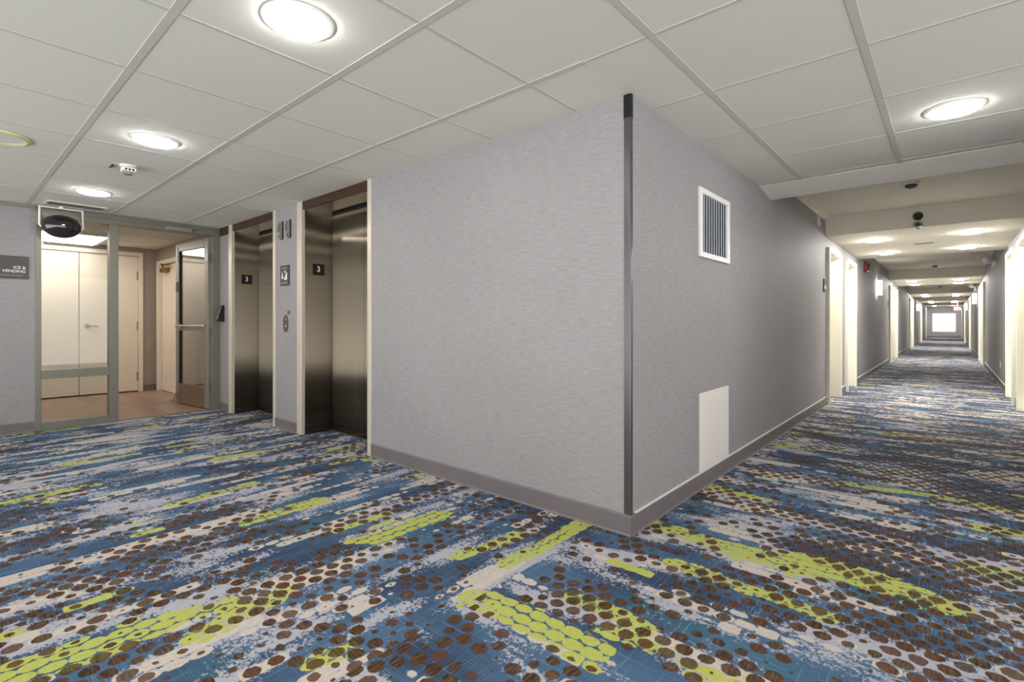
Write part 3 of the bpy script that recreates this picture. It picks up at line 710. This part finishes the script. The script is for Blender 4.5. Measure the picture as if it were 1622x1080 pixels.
# round fittings on the first soffit face
t = thing('soffit_horn', 'dark round fitting over a silver round fitting on the first soffit face', 'fire fitting', (-0.305, MOD[0], 2.49))
MB().lathe([(0.0001, -0.05), (0.03, -0.05), (0.052, -0.02), (0.055, 0)], (0, 0, 0.055), 'y', 24).make('dark_head', 'black', t, True)
MB().lathe([(0.028, -0.02), (0.028, -0.035), (0.05, -0.03), (0.055, 0), (0.028, 0)], (0, 0, -0.06), 'y', 24).make('silver_ring', 'chrome', t, True)
MB().lathe([(0.0001, -0.025), (0.027, -0.02), (0.027, 0)], (0, 0, -0.06), 'y', 20).make('center_cap', 'sign', t, True)
t = MB().box(-0.12, 0.12, -0.06, 0.06, -0.006, 0, 0.002).make('soffit_grille', 'louvre'); t.location = (-0.30, MOD[0] + 1.75, HS)
tag(t, 'small grey grille amid the four downlights of the first soffit', 'vent')
# lobby ceiling fittings
t = thing('sprinkler_head', 'small white sprinkler fitting on the elevator hall ceiling between two downlights', 'sprinkler', (-5.0, 1.02, H))
MB().lathe([(0.0001, 0), (0.06, 0), (0.055, -0.012), (0.03, -0.02), (0.0001, -0.02)], (0, 0, 0), 'z', 28).make('escutcheon', 'white', t, True)
MB().box(-0.045, 0.045, -0.045, 0.045, -0.05, -0.018, 0.006).make('housing', 'white', t)
MB().box(0.0455, 0.05, -0.03, -0.018, -0.045, -0.03).box(0.0455, 0.05, -0.006, 0.006, -0.045, -0.03).box(0.0455, 0.05, 0.018, 0.03, -0.045, -0.03).make('slots', 'black', t)
MB().tube([(0, 0, -0.05), (0, 0, -0.07)], 0.006).lathe([(0.0001, -0.074), (0.03, -0.072), (0.03, -0.069), (0.0001, -0.069)], (0, 0, 0), 'z', 20).make('deflector', 'nickel', t)
MB().box(-0.13, -0.03, -0.10, -0.085, -0.012, -0.002).make('test_tab', 'black', t)
t = thing('ceiling_speaker', 'round yellowed ceiling speaker in the tiles by the sign wall', 'speaker', (-4.86, 0.27, H))
MB().lathe([(0.13, 0), (0.17, 0), (0.168, -0.012), (0.15, -0.018), (0.13, -0.010)], (0, 0, 0), 'z', 48, closed=True).make('rim', 'yellowed', t, True)
MB().lathe([(0.0001, -0.009), (0.131, -0.009), (0.131, 0)], (0, 0, 0), 'z', 48).make('grille', 'tile', t)
t = thing('ceiling_diffuser', 'flat grey air diffuser in the ceiling before the glass partition', 'vent', (-7.12, 1.0, H))
MB().box(-0.12, -0.10, -0.25, 0.25, -0.012, 0).box(0.10, 0.12, -0.25, 0.25, -0.012, 0).box(-0.10, 0.10, -0.25, -0.23, -0.012, 0).box(-0.10, 0.10, 0.23, 0.25, -0.012, 0).make('frame', 'tbar', t)
q = MB()
for k in range(6): q.prism([(-0.09 + k * 0.032, 0), (-0.086 + k * 0.032, 0), (-0.074 + k * 0.032, -0.010), (-0.078 + k * 0.032, -0.010)], 'y', -0.23, 0.23)
q.make('blades', 'louvre', t)

# ------------------------------------------------------------------ daylight
w = bpy.data.worlds.new('daylight'); sc.world = w; w.use_nodes = True
nt = w.node_tree; bg = nt.nodes['Background']
tc = nt.nodes.new('ShaderNodeTexCoord'); sx = nt.nodes.new('ShaderNodeSeparateXYZ'); nt.links.new(tc.outputs['Generated'], sx.inputs[0])
mr = nt.nodes.new('ShaderNodeMapRange'); mr.interpolation_type = 'SMOOTHSTEP'; nt.links.new(sx.outputs[2], mr.inputs[0])
for i, q in enumerate((-0.08, 0.08, 4.6, 2.4)): mr.inputs[1 + i].default_value = q      # ambient made brighter below the horizon to lift the ceiling, dimmer sky above
nt.links.new(mr.outputs[0], bg.inputs[1]); bg.inputs[0].default_value = (0.99, 1.0, 0.99, 1)

# ------------------------------------------------------------------ camera
cam = bpy.data.cameras.new('camera'); co = bpy.data.objects.new('camera', cam); COL.objects.link(co)
F = 795.0
cam.sensor_fit = 'HORIZONTAL'; cam.sensor_width = 36.0; cam.lens = F / 1622 * 36.0
cam.shift_x = 0.0; cam.shift_y = -(540 - 510.3) / 1622
cam.clip_start = 0.05; cam.clip_end = 200
co.location = (0, 0, 1.178); co.rotation_euler = (PI / 2, 0, math.radians(41.07))
sc.camera = co

sc.view_settings.view_transform = 'Standard'; sc.view_settings.look = 'None'
sc.view_settings.gamma = 1.0; sc.view_settings.use_curve_mapping = False
sc.view_settings.exposure = 0.0
sc.cycles.use_denoising = True
sc.cycles.max_bounces = 14; sc.cycles.diffuse_bounces = 8; sc.cycles.glossy_bounces = 6; sc.cycles.transparent_max_bounces = 12
